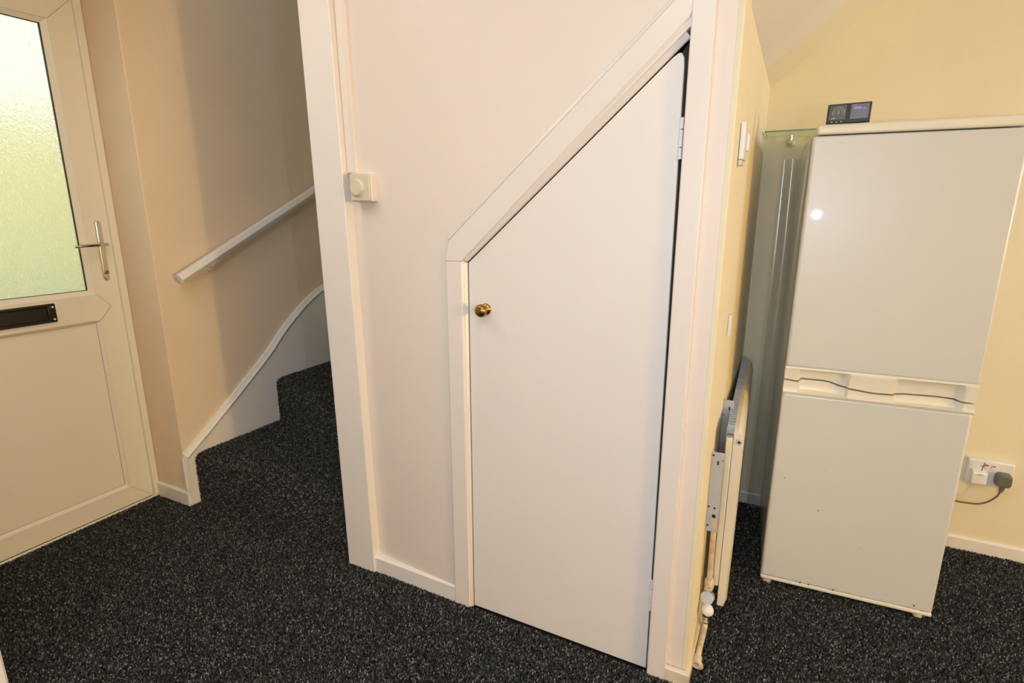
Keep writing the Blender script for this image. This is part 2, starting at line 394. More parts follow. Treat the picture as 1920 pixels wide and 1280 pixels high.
# glazing beads, with the slope towards the glass
def bead(name, y0, y1, z0, z1, w, xo, xi):
    bm = bmesh.new(); outer = [(y0, z0), (y1, z0), (y1, z1), (y0, z1)]; inner = [(y0+w, z0+w), (y1-w, z0+w), (y1-w, z1-w), (y0+w, z1-w)]
    for i in range(4):
        j = (i + 1) % 4
        add_prism(bm, [(xo, *outer[i]), (xo - 0.02, *outer[i]), (xi - 0.012, *inner[i]), (xi, *inner[i])],
                      [(xo, *outer[j]), (xo - 0.02, *outer[j]), (xi - 0.012, *inner[j]), (xi, *inner[j])])
    return obj(name, bm, 'upvc', door)
bead('glazing_bead', 0.632, 1.322, 1.034, 2.138, 0.020, FX - 0.001, FX - 0.014)
bead('panel_bead', 0.632, 1.322, 0.103, 0.919, 0.012, FX - 0.001, FX - 0.010)
bm = bmesh.new(); ring_x(bm, 0.646, 1.307, 1.048, 2.124, 0.008, FX - 0.026, FX - 0.0165)
obj('gasket', bm, 'gasket', door)
box('glass_pane', FX - 0.030, FX - 0.024, 0.648, 1.305, 1.050, 2.122, 'obscure', door)
bm = bmesh.new(); add_box(bm, FX - 0.030, FX - 0.0118, 0.6435, 1.3105, 0.1145, 0.9075)
obj('lower_panel', bm, 'upvc', door)
bm = bmesh.new(); ring_x(bm, 0.6425, 1.3115, 0.1135, 0.9085, 0.0028, FX - 0.03, FX - 0.0112)
obj('panel_joint', bm, 'groove', door)
bm = bmesh.new()
for (ya, za), (yb, zb) in (((1.322, 2.138), (1.420, 2.234)), ((1.322, 0.103), (1.420, 0.010)), ((1.324, 0.9165), (1.377, 0.9770)), ((1.324, 1.0365), (1.377, 0.9770))):
    dv = Vector((yb - ya, zb - za)).normalized(); nv = Vector((-dv.y, dv.x)) * 0.0006
    prism_x(bm, [(ya + nv.x, za + nv.y), (yb + nv.x, zb + nv.y), (yb - nv.x, zb - nv.y), (ya - nv.x, za - nv.y)], FX, FX + 0.0026)
obj('mitre_joint', bm, mat('faint_weld_line', (0.42, 0.36, 0.26, 1), 0.6), door)
# weather strip under the door leaf
box('weather_bar', FX - 0.03, FX + 0.012, 0.54, 1.415, 0.0, 0.012, 'fridge_trim', door, bevel=0.003)
# letter plate
lp = obj('letter_plate', (lambda b: (ring_x(b, 0.874, 1.160, 0.942, 1.020, 0.030, FX - 0.002, FX + 0.014, wb=0.012, wt=0.012), b)[1])(bmesh.new()), 'black', door, bevel=0.004, seg=3, label='black letter plate')
box('letter_flap', FX - 0.002, FX + 0.0065, 0.903, 1.131, 0.953, 1.009, 'black', lp, bevel=0.002)
for z in (0.955, 1.006):
    for y in (0.884, 1.149):
        bm = bmesh.new(); add_lathe(bm, (FX + 0.0135, y, z), (1, 0, 0), [(0, 0.0042), (0.002, 0.004), (0.0026, 0)], 12)
        obj('screw', bm, 'white_plastic', lp)
# lever handle on a long backplate
HY = 1.376
bm = bmesh.new()
poly = [(HY + 0.0145*math.cos(a), 1.3395 + 0.0145*math.sin(a)) for a in [math.pi*i/10 for i in range(11)]] + \
       [(HY + 0.0145*math.cos(a), 1.1035 + 0.0145*math.sin(a)) for a in [math.pi + math.pi*i/10 for i in range(11)]]
ctr = [(y, z) for y, z in poly]
add_prism(bm, [(FX + 0.002, y, z) for y, z in ctr], [(FX + 0.010, HY + (y - HY)*0.72, 1.2215 + (z - 1.2215)*0.97) for y, z in ctr])
hp = obj('handle', bm, 'chrome', door, bevel=0.002, seg=2, label='chrome lever handle')
bm = bmesh.new()
add_tube(bm, [(FX + 0.008, HY, 1.250), (FX + 0.040, HY, 1.250)], [0.010, 0.009], 16)
pts = curve_pts([(FX + 0.038, HY + 0.006, 1.251), (FX + 0.052, HY - 0.015, 1.251), (FX + 0.054, HY - 0.055, 1.250), (FX + 0.050, HY - 0.100, 1.249), (FX + 0.046, HY - 0.122, 1.248)], 6)
add_tube(bm, pts, [0.0095 - 0.0035*i/(len(pts)-1) for i in range(len(pts))], 14)
obj('lever', bm, 'chrome', hp, smooth='auto')
bm = bmesh.new(); add_lathe(bm, (FX + 0.007, HY, 1.128), (1, 0, 0), [(0, 0.0085), (0.008, 0.0085), (0.009, 0.007), (0.009, 0)], 20)
obj('lock_cylinder', bm, 'brass', hp)

# outside, seen blurred through the obscure glass
def tagged(o, label, cat): return tag(o, label, cat)
o = box('lawn', -14, -4.2, -6, 9, -0.32, -0.15, 'grass'); struct(o, 'green lawn beyond the front door glass')
o = box('path', -4.2, -2.95, -6, 9, -0.32, -0.12, 'paving'); struct(o, 'pale paving outside the front door')
bm = bmesh.new(); rnd = random.Random(3)
bmesh.ops.create_grid(bm, x_segments=40, y_segments=10, size=1)
bm.free(); bm = bmesh.new()
for i in range(46):
    y = -4 + i*0.26; 
    bmesh.ops.create_icosphere(bm, subdivisions=2, radius=0.55 + rnd.random()*0.2, matrix=Matrix.Translation((-8.6 + rnd.uniform(-.25, .25), y, 1.15 + rnd.uniform(-.1, .25))) @ Matrix.Diagonal((1, 1, 1.75, 1)))
h = obj('hedge', bm, 'hedge'); tag(h, 'yellow green hedge blurred behind the front door glass', 'hedge')

# ------------------------------------------------------------------ staircase
stair = empty('staircase', 'charcoal carpeted winding stairs rising behind the off white post', 'stairs', (-2.0, 1.9, 0))
off_s = Vector((-2.0, 1.9, 0))
def step(poly, z0, z1, extra=0.0):
    bm = bmesh.new(); prism_z(bm, [(x - off_s.x, y - off_s.y) for x, y in poly], z0, z1)
    o = obj('step', bm, 'carpet', stair)
    b = o.modifiers.new('bevel', 'BEVEL'); b.width = 0.026; b.segments = 4; b.limit_method = 'WEIGHT'
    at = o.data.attributes.new('bevel_weight_edge', 'FLOAT', 'EDGE')
    # round only the front nosing (first outline edge, upper side)
    a, c = poly[0], poly[1]
    for e in o.data.edges:
        p, q = [o.data.vertices[i].co for i in e.vertices]
        if abs(p.z - z1) < 1e-5 and abs(q.z - z1) < 1e-5:
            ends = {(round(p.x + off_s.x, 4), round(p.y + off_s.y, 4)), (round(q.x + off_s.x, 4), round(q.y + off_s.y, 4))}
            if ends == {(round(a[0], 4), round(a[1], 4)), (round(c[0], 4), round(c[1], 4))}: at.data[e.index].value = 1.0
    for p in o.data.polygons: p.use_smooth = True
    o.data.set_sharp_from_angle(angle=0.7)
    return o
XW = -2.468
steps = []
steps.append(([(XW, 1.497), (-1.476, 1.478), (-1.476, 1.60), (-1.476, 2.69), (XW, 2.69)], -0.004, 0.250))
steps.append(([(XW, 2.004), (-1.475, 1.592), (-1.475, 2.69), (XW, 2.69)], 0.250, 0.490))
steps.append(([(XW, 2.64), (-1.47, 1.64), (-1.47, 2.69), (XW, 2.69)], 0.490, 0.715))
steps.append(([(-1.66, 2.69), (-1.40, 1.58), (-0.252, 1.58), (-0.252, 2.69)], 0.715, 0.935))
x, z = -1.28, 0.935
for k in range(4):
    steps.append(([(x, 2.69), (x, 1.58), (-0.252, 1.58), (-0.252, 2.69)], z, z + 0.20)); x += 0.23; z += 0.20
step_objs = [step(*s) for s in steps]
# painted string against the stair wall
ctrl = [(0, 1.452, 0.262), (0, 1.56, 0.338), (0, 1.706, 0.444), (0, 1.86, 0.560), (0, 1.974, 0.650), (0, 2.070, 0.740), (0, 2.16, 0.812), (0, 2.261, 0.882), (0, 2.36, 0.935), (0, 2.46, 0.968), (0, 2.58, 0.985), (0, 2.69, 0.990)]
cp = curve_pts(ctrl, 4)
bm = bmesh.new()
top = [(p.y, p.z) for p in cp]
for (ya, za), (yb, zb) in zip(top, top[1:]):
    prism_x(bm, [(ya, 0), (yb, 0), (yb, zb), (ya, za)], -2.489, -2.4725)
bmesh.ops.remove_doubles(bm, verts=bm.verts, dist=1e-5)
string = obj('string_board', bm, 'gloss', stair, label='white painted string board'); string.location = -off_s
bm = bmesh.new()
def sweep(pts, prof):
    rings = []
    for i, p in enumerate(pts):
        d = (pts[min(i+1, len(pts)-1)] - pts[max(i-1, 0)]).normalized(); n = Vector((0, -d.z, d.y))
        rings.append([bm.verts.new((px, p.y + n.y*t, p.z + n.z*t)) for px, t in prof])
    m = len(prof)
    for a, b in zip(rings, rings[1:]):
        for j in range(m): bm.faces.new((a[j], a[(j+1) % m], b[(j+1) % m], b[j]))
    bm.faces.new(rings[0]); bm.faces.new(list(reversed(rings[-1])))
sweep(cp, [(-2.489, -0.018), (-2.466, -0.018), (-2.463, -0.010), (-2.470, -0.004), (-2.476, 0.010), (-2.489, 0.012)])
sc_ = obj('string_moulding', bm, 'gloss', stair, smooth='auto'); sc_.location = -off_s
bm = bmesh.new(); add_box(bm, -2.489, -2.470, 1.444, 1.460, 0.074, 0.264); add_box(bm, -2.489, -2.477, 1.4395, 1.446, 0.074, 0.250)
se = obj('string_end', bm, 'gloss', stair, bevel=0.002); se.location = -off_s

# handrail
rail = empty('handrail', 'white painted handrail sloping up the cream stair wall', 'handrail', (-2.43, 1.517, 1.09))
ro = Vector((-2.43, 1.517, 1.09))
p0, p1 = Vector((-2.432, 1.520, 1.096)), Vector((-2.432, 2.640, 1.641))
d = (p1 - p0).normalized(); u = Vector((1, 0, 0)); w = d.cross(u)
if w.z < 0: w = -w
prof = [(0.012, 0.024), (-0.012, 0.024), (-0.024, 0.006), (-0.017, -0.022), (0.010, -0.022), (0.022, 0.0)]
bm = bmesh.new()
e0 = [p0 - ro + u*a + w*b for a, b in prof]; e1 = [p1 - ro + u*a + w*b for a, b in prof]
add_prism(bm, e0, e1)
obj('rail', bm, 'gloss', rail, bevel=0.004, seg=3, angle=0.3)
for t in (0.175, 1.02):
    c = p0 + d * t
    bm = bmesh.new()
    pts = curve_pts([c - w*0.020, c - w*0.036 + Vector((-0.008, 0, 0)), c - w*0.046 + Vector((-0.030, 0, -0.004)), Vector((-2.488, c.y, c.z - 0.052))], 5)
    add_tube(bm, [p - ro for p in pts], 0.0048, 10)
    a, b = c - d*0.032 - w*0.0215, c + d*0.032 - w*0.0215
    add_prism(bm, [a - ro + u*s + w*0.002*q for s, q in ((-.011, 0), (.011, 0), (.011, -1), (-.011, -1))], [b - ro + u*s + w*0.002*q for s, q in ((-.011, 0), (.011, 0), (.011, -1), (-.011, -1))])
    add_lathe(bm, Vector((-2.4895, c.y, c.z - 0.052)) - ro, (1, 0, 0), [(0, 0.021), (0.003, 0.020), (0.006, 0.008), (0.006, 0)], 20)
    obj('bracket', bm, 'gloss', rail, smooth='auto')

# ------------------------------------------------------------------ understairs door
d2 = struct_empty('door_2', 'off white understairs door with sloping top and brass knob')
bm = bmesh.new()
corner = [(-0.2790, 1.735), (-0.2805, 1.755), (-0.286, 1.7655), (-0.294, 1.7655), (-0.306, 1.7575)]
prism_y(bm, [(-0.8935, 0.008), (-0.2725, 0.006)] + corner + [(-0.8925, 1.2405)], 1.467, 1.483)
obj('door_leaf', bm, 'gloss_door', d2, bevel=0.0015)
def hinge(zc, h, xk):
    bm = bmesh.new(); n = 3; hs = [h*0.27, h*0.42, h*0.27]; z = zc - sum(hs)/2 - 0.001
    for s in hs:
        add_tube(bm, [(xk, 1.4635, z), (xk, 1.4635, z + s)], 0.0052, 10); z += s + 0.0022
    add_box(bm, xk - 0.010, xk, 1.4655, 1.4675, zc - h/2, zc + h/2)
    obj('hinge', bm, 'gloss_door', d2, smooth='auto')
hinge(1.569, 0.096, -0.2745); hinge(0.271, 0.100, -0.2705)
bm = bmesh.new()
add_lathe(bm, (-0.832, 1.4668, 1.099), (0, -1, 0), [(0, 0.0185), (0.003, 0.0180), (0.006, 0.0150), (0.008, 0.0095), (0.018, 0.0090), (0.022, 0.0150), (0.026, 0.0190), (0.032, 0.0205), (0.038, 0.0190), (0.043, 0.0130), (0.0455, 0.0)], 32)
obj('door_knob', bm, 'brass', d2, smooth=True, label='round brass knob')

# ------------------------------------------------------------------ conduit and dimmer switch
bm = bmesh.new()
dd = lambda z: k * z
add_prism(bm, [(-1.3685, 1.474, 1.518), (-1.327, 1.474, 1.518), (-1.327, 1.51, 1.518), (-1.3685, 1.51, 1.518)],
              [(-1.394, 1.474, 3.0), (-1.344, 1.474, 3.0), (-1.344, 1.51, 3.0), (-1.394, 1.51, 3.0)])
tag(obj('cable_trunking', bm, 'white_wall', bevel=0.003), 'thin painted cable trunking running down beside the post to the dimmer', 'trunking')
dm = empty('dimmer_switch', 'ivory dimmer switch with round knob beside the tall post', 'switch', (-1.30, 1.49, 1.47))
do = Vector((-1.30, 1.49, 1.47))
def lbox(name, x0, x1, y0, y1, z0, z1, m, parent, org, bevel=0.0, label=None, seg=2):
    return box(name, x0-org.x, x1-org.x, y0-org.y, y1-org.y, z0-org.z, z1-org.z, m, parent, bevel, seg, label)
lbox('back_box', -1.334, -1.248, 1.452, 1.4895, 1.426, 1.517, 'white_wall', dm, do, 0.004)
lbox('faceplate', -1.332, -1.250, 1.444, 1.4525, 1.428, 1.515, 'ivory', dm, do, 0.003)
bm = bmesh.new()
add_lathe(bm, Vector((-1.300, 1.4445, 1.470)) - do, (0, -1, 0), [(0, 0.0285), (0.002, 0.0285), (0.003, 0.0265), (0.008, 0.0255), (0.010, 0.0235), (0.0105, 0.0)], 32)
obj('dimmer_knob', bm, 'ivory', dm, smooth='auto')

# ------------------------------------------------------------------ radiator, its brackets and pipework
RO = Vector((-0.0825, 1.72, 0.10)); RA = math.atan2(0.0305, 0.90)
rad = empty('radiator', 'cream panel radiator seen edge on, standing off the end wall', 'radiator', tuple(RO), RA)
L = 0.90
bm = bmesh.new()        # front panel with pressed ribs (runs along local +y, face towards +x)
n = 32; zt, zb = 0.648, 0.0
cols = []
prof = [(0.0, zb + 0.004), (0.006, zb + 0.03), (0.007, zt - 0.05), (0.004, zt - 0.012), (-0.006, zt + 0.001), (-0.019, zt - 0.003), (-0.019, zb + 0.004)]
for i in range(n + 1):
    y = L * i / n; r = 0.0035 * (i % 2) if 0 < i < n else -0.002
    rd = 0.012 * (1 - min(1, min(i, n - i) / 1.0))
    cols.append([bm.verts.new((px + (r if 0 < j < 3 else 0), y, pz + (rd if pz < 0.3 else -rd))) for j, (px, pz) in enumerate(prof)])
for a, b in zip(cols, cols[1:]):
    for j in range(len(prof)): bm.faces.new((a[j], a[(j+1) % len(prof)], b[(j+1) % len(prof)], b[j]))
bm.faces.new(cols[0]); bm.faces.new(list(reversed(cols[-1])))
obj('panel', bm, 'rad', rad, smooth='auto')
bm = bmesh.new()        # inner water panel edge visible at the near end
add_box(bm, -0.040, -0.020, 0.0, L, 0.085, 0.612)
obj('inner_panel', bm, 'rad', rad, bevel=0.004)
for s in range(40):
    y = 0.02 + s * 0.0228
    bm = bmesh.new(); add_box(bm, -0.039, -0.019, 0, 0.006, -0.020, 0.008)
    if s == 0:
        fin_me = None
    if fin_me is None:
        f = obj('grille_bar', bm, 'galv', rad); f.location = (0, y, 0.640); fin_me = f.data
    else:
        bm.free(); f = bpy.data.objects.new('grille_bar', fin_me); COL.objects.link(f); f.parent = rad; f.location = (0, y, 0.640)
bm = bmesh.new(); add_box(bm, -0.0405, -0.039, 0.0, L, 0.600, 0.644)
obj('grille_edge', bm, 'galv', rad)
bm = bmesh.new(); add_lathe(bm, (-0.002, -0.001, 0.604), (0, -1, 0), [(0, 0.0085), (0.004, 0.008), (0.0045, 0.0045), (0.002, 0.004), (0.002, 0)], 16)
obj('bleed_valve', bm, 'galv', rad)
bm = bmesh.new(); add_lathe(bm, (-0.002, -0.0031, 0.604), (0, -1, 0), [(0, 0.0042), (0.001, 0.0)], 12)
obj('bleed_hole', bm, 'dark_hole', rad)

def bracket(y, x0, x1, z0, z1, holes, label):
    o = empty('wall_bracket', label, 'bracket', (x0, y, z0), 0, 'radiator brackets'); del o['group']
    bm = bmesh.new()
    add_box(bm, 0, x1 - x0, 0, 0.003, 0, z1 - z0)
    add_box(bm, -0.001, 0.002, 0.003, 0.030, 0, z1 - z0)
    obj('plate', bm, 'galv', o, bevel=0.0008)
    for (u, v, r, sq) in holes:
        bm = bmesh.new()
        if sq: add_box(bm, u - r*0.7, u + r*0.7, -0.0008, 0.001, v - r*2, v + r*2)
        else: add_lathe(bm, (u, -0.0008, v), (0, 1, 0), [(0, 0), (0, r), (0.0015, r)], 14)
        obj('hole', bm, 'dark_hole', o)
    return o
bracket(1.662, -0.1545, -0.1185, 0.413, 0.682, [(0.020, 0.235, 0.0032, True), (0.022, 0.055, 0.0058, False), (0.022, 0.083, 0.003, False), (0.022, 0.030, 0.0028, False), (0.005, 0.085, 0.003, False), (0.006, 0.020, 0.003, False), (0.005, 0.258, 0.003, False), (0.033, 0.245, 0.002, False)],
        'nearer pale steel radiator bracket with round holes, on the end wall')
bracket(1.900, -0.1545, -0.1215, 0.53, 0.774, [(0.020, 0.215, 0.003, True), (0.004, 0.19, 0.002, False), (0.028, 0.09, 0.002, False)],
        'farther pale steel radiator bracket, partly hidden by the nearer one')

pv = empty('radiator_pipework', 'cream painted pipe and valve low on the corner skirting below the radiator', 'pipe', (-0.133, 1.53, 0.03))
po = Vector((-0.133, 1.53, 0.03))
def PV(*p): return Vector(p) - po
def PU(x, y, z): return Vector((x, y - 0.034, z + 0.012)) - po
bm = bmesh.new()
pts = curve_pts([(-0.131, 1.530, 0.036), (-0.131, 1.60, 0.036), (-0.130, 1.66, 0.038), (-0.1295, 1.690, 0.048), (-0.1295, 1.698, 0.085)], 6)
add_tube(bm, [p - po for p in pts], 0.0088, 14)
obj('pipe', bm, 'pipe', pv, smooth='auto')
bm = bmesh.new()
add_tube(bm, [PU(-0.1295, 1.732, 0.17), PU(-0.1295, 1.700, 0.45)], 0.0088, 14)
add_tube(bm, [PU(-0.1295, 1.732, 0.168), PU(-0.1295, 1.732, 0.180), PU(-0.1295, 1.732, 0.205), PU(-0.1295, 1.732, 0.212)], [0.012, 0.0155, 0.0155, 0.010], 8)
obj('riser_pipe', bm, 'pipe', pv, smooth='auto')
bm = bmesh.new()   # open elbow at the near end
add_lathe(bm, PV(-0.131, 1.552, 0.036), (0, -1, 0), [(0, 0.009), (0, 0.0135), (0.014, 0.0140), (0.030, 0.0145), (0.034, 0.0125), (0.034, 0.0085), (0.012, 0.0082), (0.012, 0)], 20)
add_lathe(bm, PV(-0.1245, 1.540, 0.022), (0.3, -0.9, -0.2), [(0, 0.0), (0, 0.012), (0.010, 0.012), (0.012, 0.009), (0.012, 0.0)], 16)
obj('elbow', bm, 'pipe', pv, smooth='auto')
bm = bmesh.new(); add_lathe(bm, PV(-0.131, 1.5365, 0.036), (0, -1, 0), [(0, 0.0083), (0.004, 0.0083), (0.004, 0)], 16)
obj('open_bore', bm, 'dark_hole', pv)
bm = bmesh.new(); add_lathe(bm, PU(-0.1295, 1.732, 0.052), (0, 0, 1), [(0, 0.0), (0, 0.0125), (0.016, 0.0130), (0.017, 0.0)], 6)
obj('compression_nut', bm, 'chrome', pv)
bm = bmesh.new(); add_lathe(bm, PU(-0.1295, 1.732, 0.068), (0, 0, 1), [(0, 0), (0, 0.0115), (0.022, 0.0115), (0.022, 0)], 18)
obj('valve_collar', bm, 'black', pv)
bm = bmesh.new(); add_lathe(bm, PU(-0.128, 1.715, 0.108), (0.25, -0.85, 0.30), [(0, 0), (0, 0.0185), (0.016, 0.0190), (0.026, 0.0170), (0.032, 0.0120), (0.0345, 0.0)], 24)
obj('valve_cap', bm, 'white_plastic', pv, smooth='auto')
bm = bmesh.new(); add_lathe(bm, PU(-0.1295, 1.750, 0.130), (-0.05, -0.6, 0.25), [(0, 0), (0, 0.0205), (0.030, 0.0210), (0.031, 0)], 22)
obj('valve_body', bm, 'grey_plastic', pv, smooth='auto')
bpy.data.objects['valve_body'].data.materials[0] = M['galv']
bm = bmesh.new(); add_lathe(bm, PU(-0.1290, 1.718, 0.192), (0.15, -1, 0), [(0, 0), (0, 0.010), (0.012, 0.0095), (0.012, 0.004), (0.006, 0.0035), (0.006, 0)], 14)
obj('drain_screw', bm, 'pipe', pv)

# small switch box and a clip on the kitchen end wall, seen edge on
sw = empty('light_switch', 'white light switch box seen edge on at the end of the cupboard wall', 'switch', (-0.152, 1.62, 1.515))
bm = bmesh.new(); add_box(bm, 0.0005, 0.013, -0.02, 0.066, 0.012, 0.104); obj('switch_plate', bm, 'white_plastic', sw, bevel=0.002)
bm = bmesh.new(); add_box(bm, 0.012, 0.0205, 0.02, 0.045, 0.035, 0.080); obj('rocker', bm, 'white_plastic', sw, bevel=0.004)
bm = bmesh.new(); add_box(bm, 0.0005, 0.010, -0.018, 0.03, -0.002, 0.011); obj('switch_base', bm, 'ivory', sw, bevel=0.001)
cl = box('cable_clip', -0.1545, -0.1445, 1.78, 1.812, 1.02, 1.085, 'white_plastic', bevel=0.002)
tag(cl, 'short white cable cover on the end wall above the radiator', 'cable cover')

# ------------------------------------------------------------------ fridge freezer
FRO = Vector((0.0215, 2.080, 0)); FRA = math.radians(3.6)
fr = empty('fridge_freezer', 'tall white fridge freezer with two doors and yellowed plastic handles', 'fridge', tuple(FRO), FRA)
W = 0.545
bm = bmesh.new(); add_box(bm, 0.004, W - 0.004, 0.058, 0.565, 0.022, 1.628); obj('cabinet', bm, 'fridge', fr, bevel=0.006, seg=3)
bm = bmesh.new()
prism_x(bm, [(-0.004, 1.630), (0.565, 1.630), (0.565, 1.655), (0.03, 1.664), (0.004, 1.660), (-0.004, 1.650)], 0.010, W - 0.001)
obj('top_cover', bm, 'fridge_trim', fr, bevel=0.007, seg=3)
# doors: steel skin with soft edges
def wave(x):   # height of the gap between the two doors
    t = x / W
    keys = [(0, .8215), (.075, .8185), (.10, .8255), (.22, .826), (.36, .8105), (.50, .8045), (.62, .8065), (.66, .8095), (.80, .8120), (.89, .8110), (.925, .8065), (1, .8065)]
    for (a, za), (b, zb) in zip(keys, keys[1:]):
        if a <= t <= b:
            s = (t - a)/(b - a); s = s*s*(3 - 2*s); return za + (zb - za)*s
    return keys[-1][1]
bm = bmesh.new(); add_box(bm, 0, W, 0.0, 0.050, 0.868, 1.627); du = obj('upper_door', bm, 'fridge', fr, bevel=0.009, seg=4)
bm = bmesh.new(); add_box(bm, 0, W, 0.0, 0.050, 0.034, 0.772); dl = obj('lower_door', bm, 'fridge', fr, bevel=0.009, seg=4)
# moulded handle strips; recessed finger pulls left and right of the centre
def strip(upper):
    bm = bmesh.new(); N = 72; rows = []
    for i in range(N + 1):
        x = W * i / N; t = i / N; g = wave(x)
        def rec(a, b): 
            e = 0.012
            s = lambda q: max(0, min(1, q))
            v = s((t - a)/e) * s((b - t)/e); return v*v*(3-2*v)
        r = max(rec(0.085, 0.36), rec(0.60, 0.935))
        if upper:
            z0, z1 = g + 0.003, 0.870
            prof = [(0.045, z0), (0.0 + 0.016*r, z0), (0.0 + 0.015*r, z0 + 0.35*(z1-z0)), (-0.002 + 0.011*r, z0 + 0.72*(z1-z0)), (-0.004, z1 - 0.006), (-0.001, z1), (0.045, z1)]
        else:
            z0, z1 = 0.770, g - 0.003
            prof = [(0.045, z1), (0.0 + 0.018*r, z1), (0.0 + 0.021*r, z1 - 0.35*(z1-z0)), (-0.002 + 0.017*r, z1 - 0.68*(z1-z0)), (-0.005, z0 + 0.008), (-0.001, z0), (0.045, z0)]
        rows.append([bm.verts.new((x, y, z)) for y, z in prof])
    m = 7
    for a, b in zip(rows, rows[1:]):
        for j in range(m): bm.faces.new((a[j], a[(j+1) % m], b[(j+1) % m], b[j]))
    bm.faces.new(rows[0]); bm.faces.new(list(reversed(rows[-1])))
    return bm
obj('handle_strip', strip(True), 'fridge_trim', fr, smooth='auto', label='upper moulded handle strip')
obj('handle_strip', strip(False), 'fridge_trim', fr, smooth='auto', label='lower moulded handle strip')
bm = bmesh.new(); add_box(bm, 0.010, W - 0.010, 0.034, 0.056, 0.800, 0.835); obj('gap_lining', bm, 'seal', fr)
bm = bmesh.new(); add_box(bm, 0.008, W - 0.008, 0.048, 0.060, 0.05, 1.62); obj('door_seal', bm, 'seal', fr)
bm = bmesh.new(); add_box(bm, 0.0, W, -0.001, 0.050, 0.022, 0.036); obj('kick_strip', bm, 'fridge_trim', fr, bevel=0.004)
for xx in (0.025, W - 0.035):
    for yy in (0.045, 0.52):
        bm = bmesh.new(); add_lathe(bm, (xx, yy - 0.02 if yy < 0.1 else yy, -0.002), (0, 0, 1), [(0, 0), (0, 0.016), (0.010, 0.016), (0.012, 0.009), (0.026, 0.009), (0.026, 0)], 16)
        obj('foot', bm, 'fridge_trim', fr)
bm = bmesh.new(); rr = random.Random(5)
for (px, pz, r) in ((0.135, 0.040, 0.0032), (0.163, 0.0395, 0.0028), (0.243, 0.040, 0.0032), (0.49, 0.053, 0.003), (0.16, 0.345, 0.002), (0.04, 0.45, 0.002), (0.165, 0.50, 0.0012), (0.168, 0.507, 0.001), (0.305, 0.23, 0.0012)):
    add_lathe(bm, (px, -0.0006, pz), (0, 1, 0), [(0, 0), (0, r), (0.001, r)], 9)
for q in range(36):
    add_lathe(bm, (rr.uniform(0.02, W - 0.02), -0.0005, 0.0395 + abs(rr.gauss(0, 0.004))), (0, 1, 0), [(0, 0), (0, rr.uniform(0.0006, 0.0014)), (0.001, 0.001)], 6)
g = obj('rust_specks', bm, 'grime', fr); g['kind'] = 'stuff'
bm = bmesh.new()      # thin door-edge seam down the hinge side
add_box(bm, -0.0004, 0.001, 0.050, 0.058, 0.034, 1.625); obj('edge_seam', bm, 'seal', fr)

# thin clear sheet drawn for unidentified blurred vertical streaks behind the fridge
bm = bmesh.new(); rows = []
NX, NZ = 22, 30
for i in range(NX + 1):
    s = i / NX; row = []
    for j in range(NZ + 1):
        t = j / NZ; z = 0.004 + 1.60 * t
        xx = -0.075 + 0.062 * s + 0.008*math.sin(2.2*t + 1)
        yy = 2.668 - 0.014*math.sin(math.pi*s)**2 - 0.004*math.sin(7*s + 2.5*t)
        row.append(bm.verts.new((xx, yy, z)))
    rows.append(row)
for a, b in zip(rows, rows[1:]):
    for j in range(NZ): bm.faces.new((a[j], b[j], b[j+1], a[j+1]))
pl = obj('clear_sheet', bm, 'clear_film', smooth=True)
tag(pl, 'thin clear sheet drawn for blurred vertical streaks in the corner behind the fridge', 'plastic sheet')

# ------------------------------------------------------------------ energy display on the fridge
ED = Vector((0.052, 2.112, 1.6635))
ed = empty('energy_display', 'small black smart meter display with two screens on top of the fridge', 'display', tuple(ED), math.radians(-6))
def tilt(o): o.rotation_euler = (math.radians(-9), 0, 0); return o
bm = bmesh.new(); add_box(bm, 0, 0.118, 0.000, 0.010, 0.001, 0.061); tilt(obj('casing', bm, 'black', ed, bevel=0.0015))
bm = bmesh.new(); prism_x(bm, [(0.010, 0.0), (0.042, 0.0), (0.042, 0.006), (0.016, 0.050), (0.010, 0.050)], 0.012, 0.108); obj('stand', bm, 'white_plastic', ed, bevel=0.002)
bm = bmesh.new(); add_box(bm, 0.006, 0.052, -0.0008, 0.0005, 0.012, 0.056); s1 = tilt(obj('left_screen', bm, 'screen_grey', ed))
bm = bmesh.new(); add_box(bm, 0.064, 0.112, -0.0008, 0.0005, 0.012, 0.056); s2 = tilt(obj('right_screen', bm, 'screen_blue', ed))
bm = bmesh.new()
def arc(cx, cz, r0, r1, a0, a1, n=20):
    for i in range(n):
        A, B = a0 + (a1-a0)*i/n, a0 + (a1-a0)*(i+1)/n
        v = [bm.verts.new((cx + r*math.cos(q), -0.0013, cz + r*math.sin(q))) for r, q in ((r0, A), (r1, A), (r1, B), (r0, B))]
        bm.faces.new(v)
arc(0.031, 0.035, 0.0150, 0.0162, -0.6, 3.74); arc(0.031, 0.035, 0.0095, 0.0103, -0.6, 3.74)
def bar(x0, x1, z0, z1): add_box(bm, x0, x1, -0.0014, -0.0009, z0, z1)
bar(0.029, 0.030, 0.029, 0.041); bar(0.032, 0.033, 0.029, 0.041)
for q in range(4): bar(0.012 + q*0.003, 0.0135 + q*0.003, 0.0145, 0.0165 + 0.0012*q)
for q in (0.016, 0.029, 0.042): bar(q - 0.0022, q + 0.0022, 0.0045, 0.0070)
tilt(obj('dial_marks', bm, 'screen_line', ed))
bm = bmesh.new()
bar(0.071, 0.092, 0.0405, 0.0475); bar(0.094, 0.104, 0.0405, 0.043); bar(0.071, 0.078, 0.051, 0.053)
tilt(obj('figures', bm, 'screen_lilac', ed))

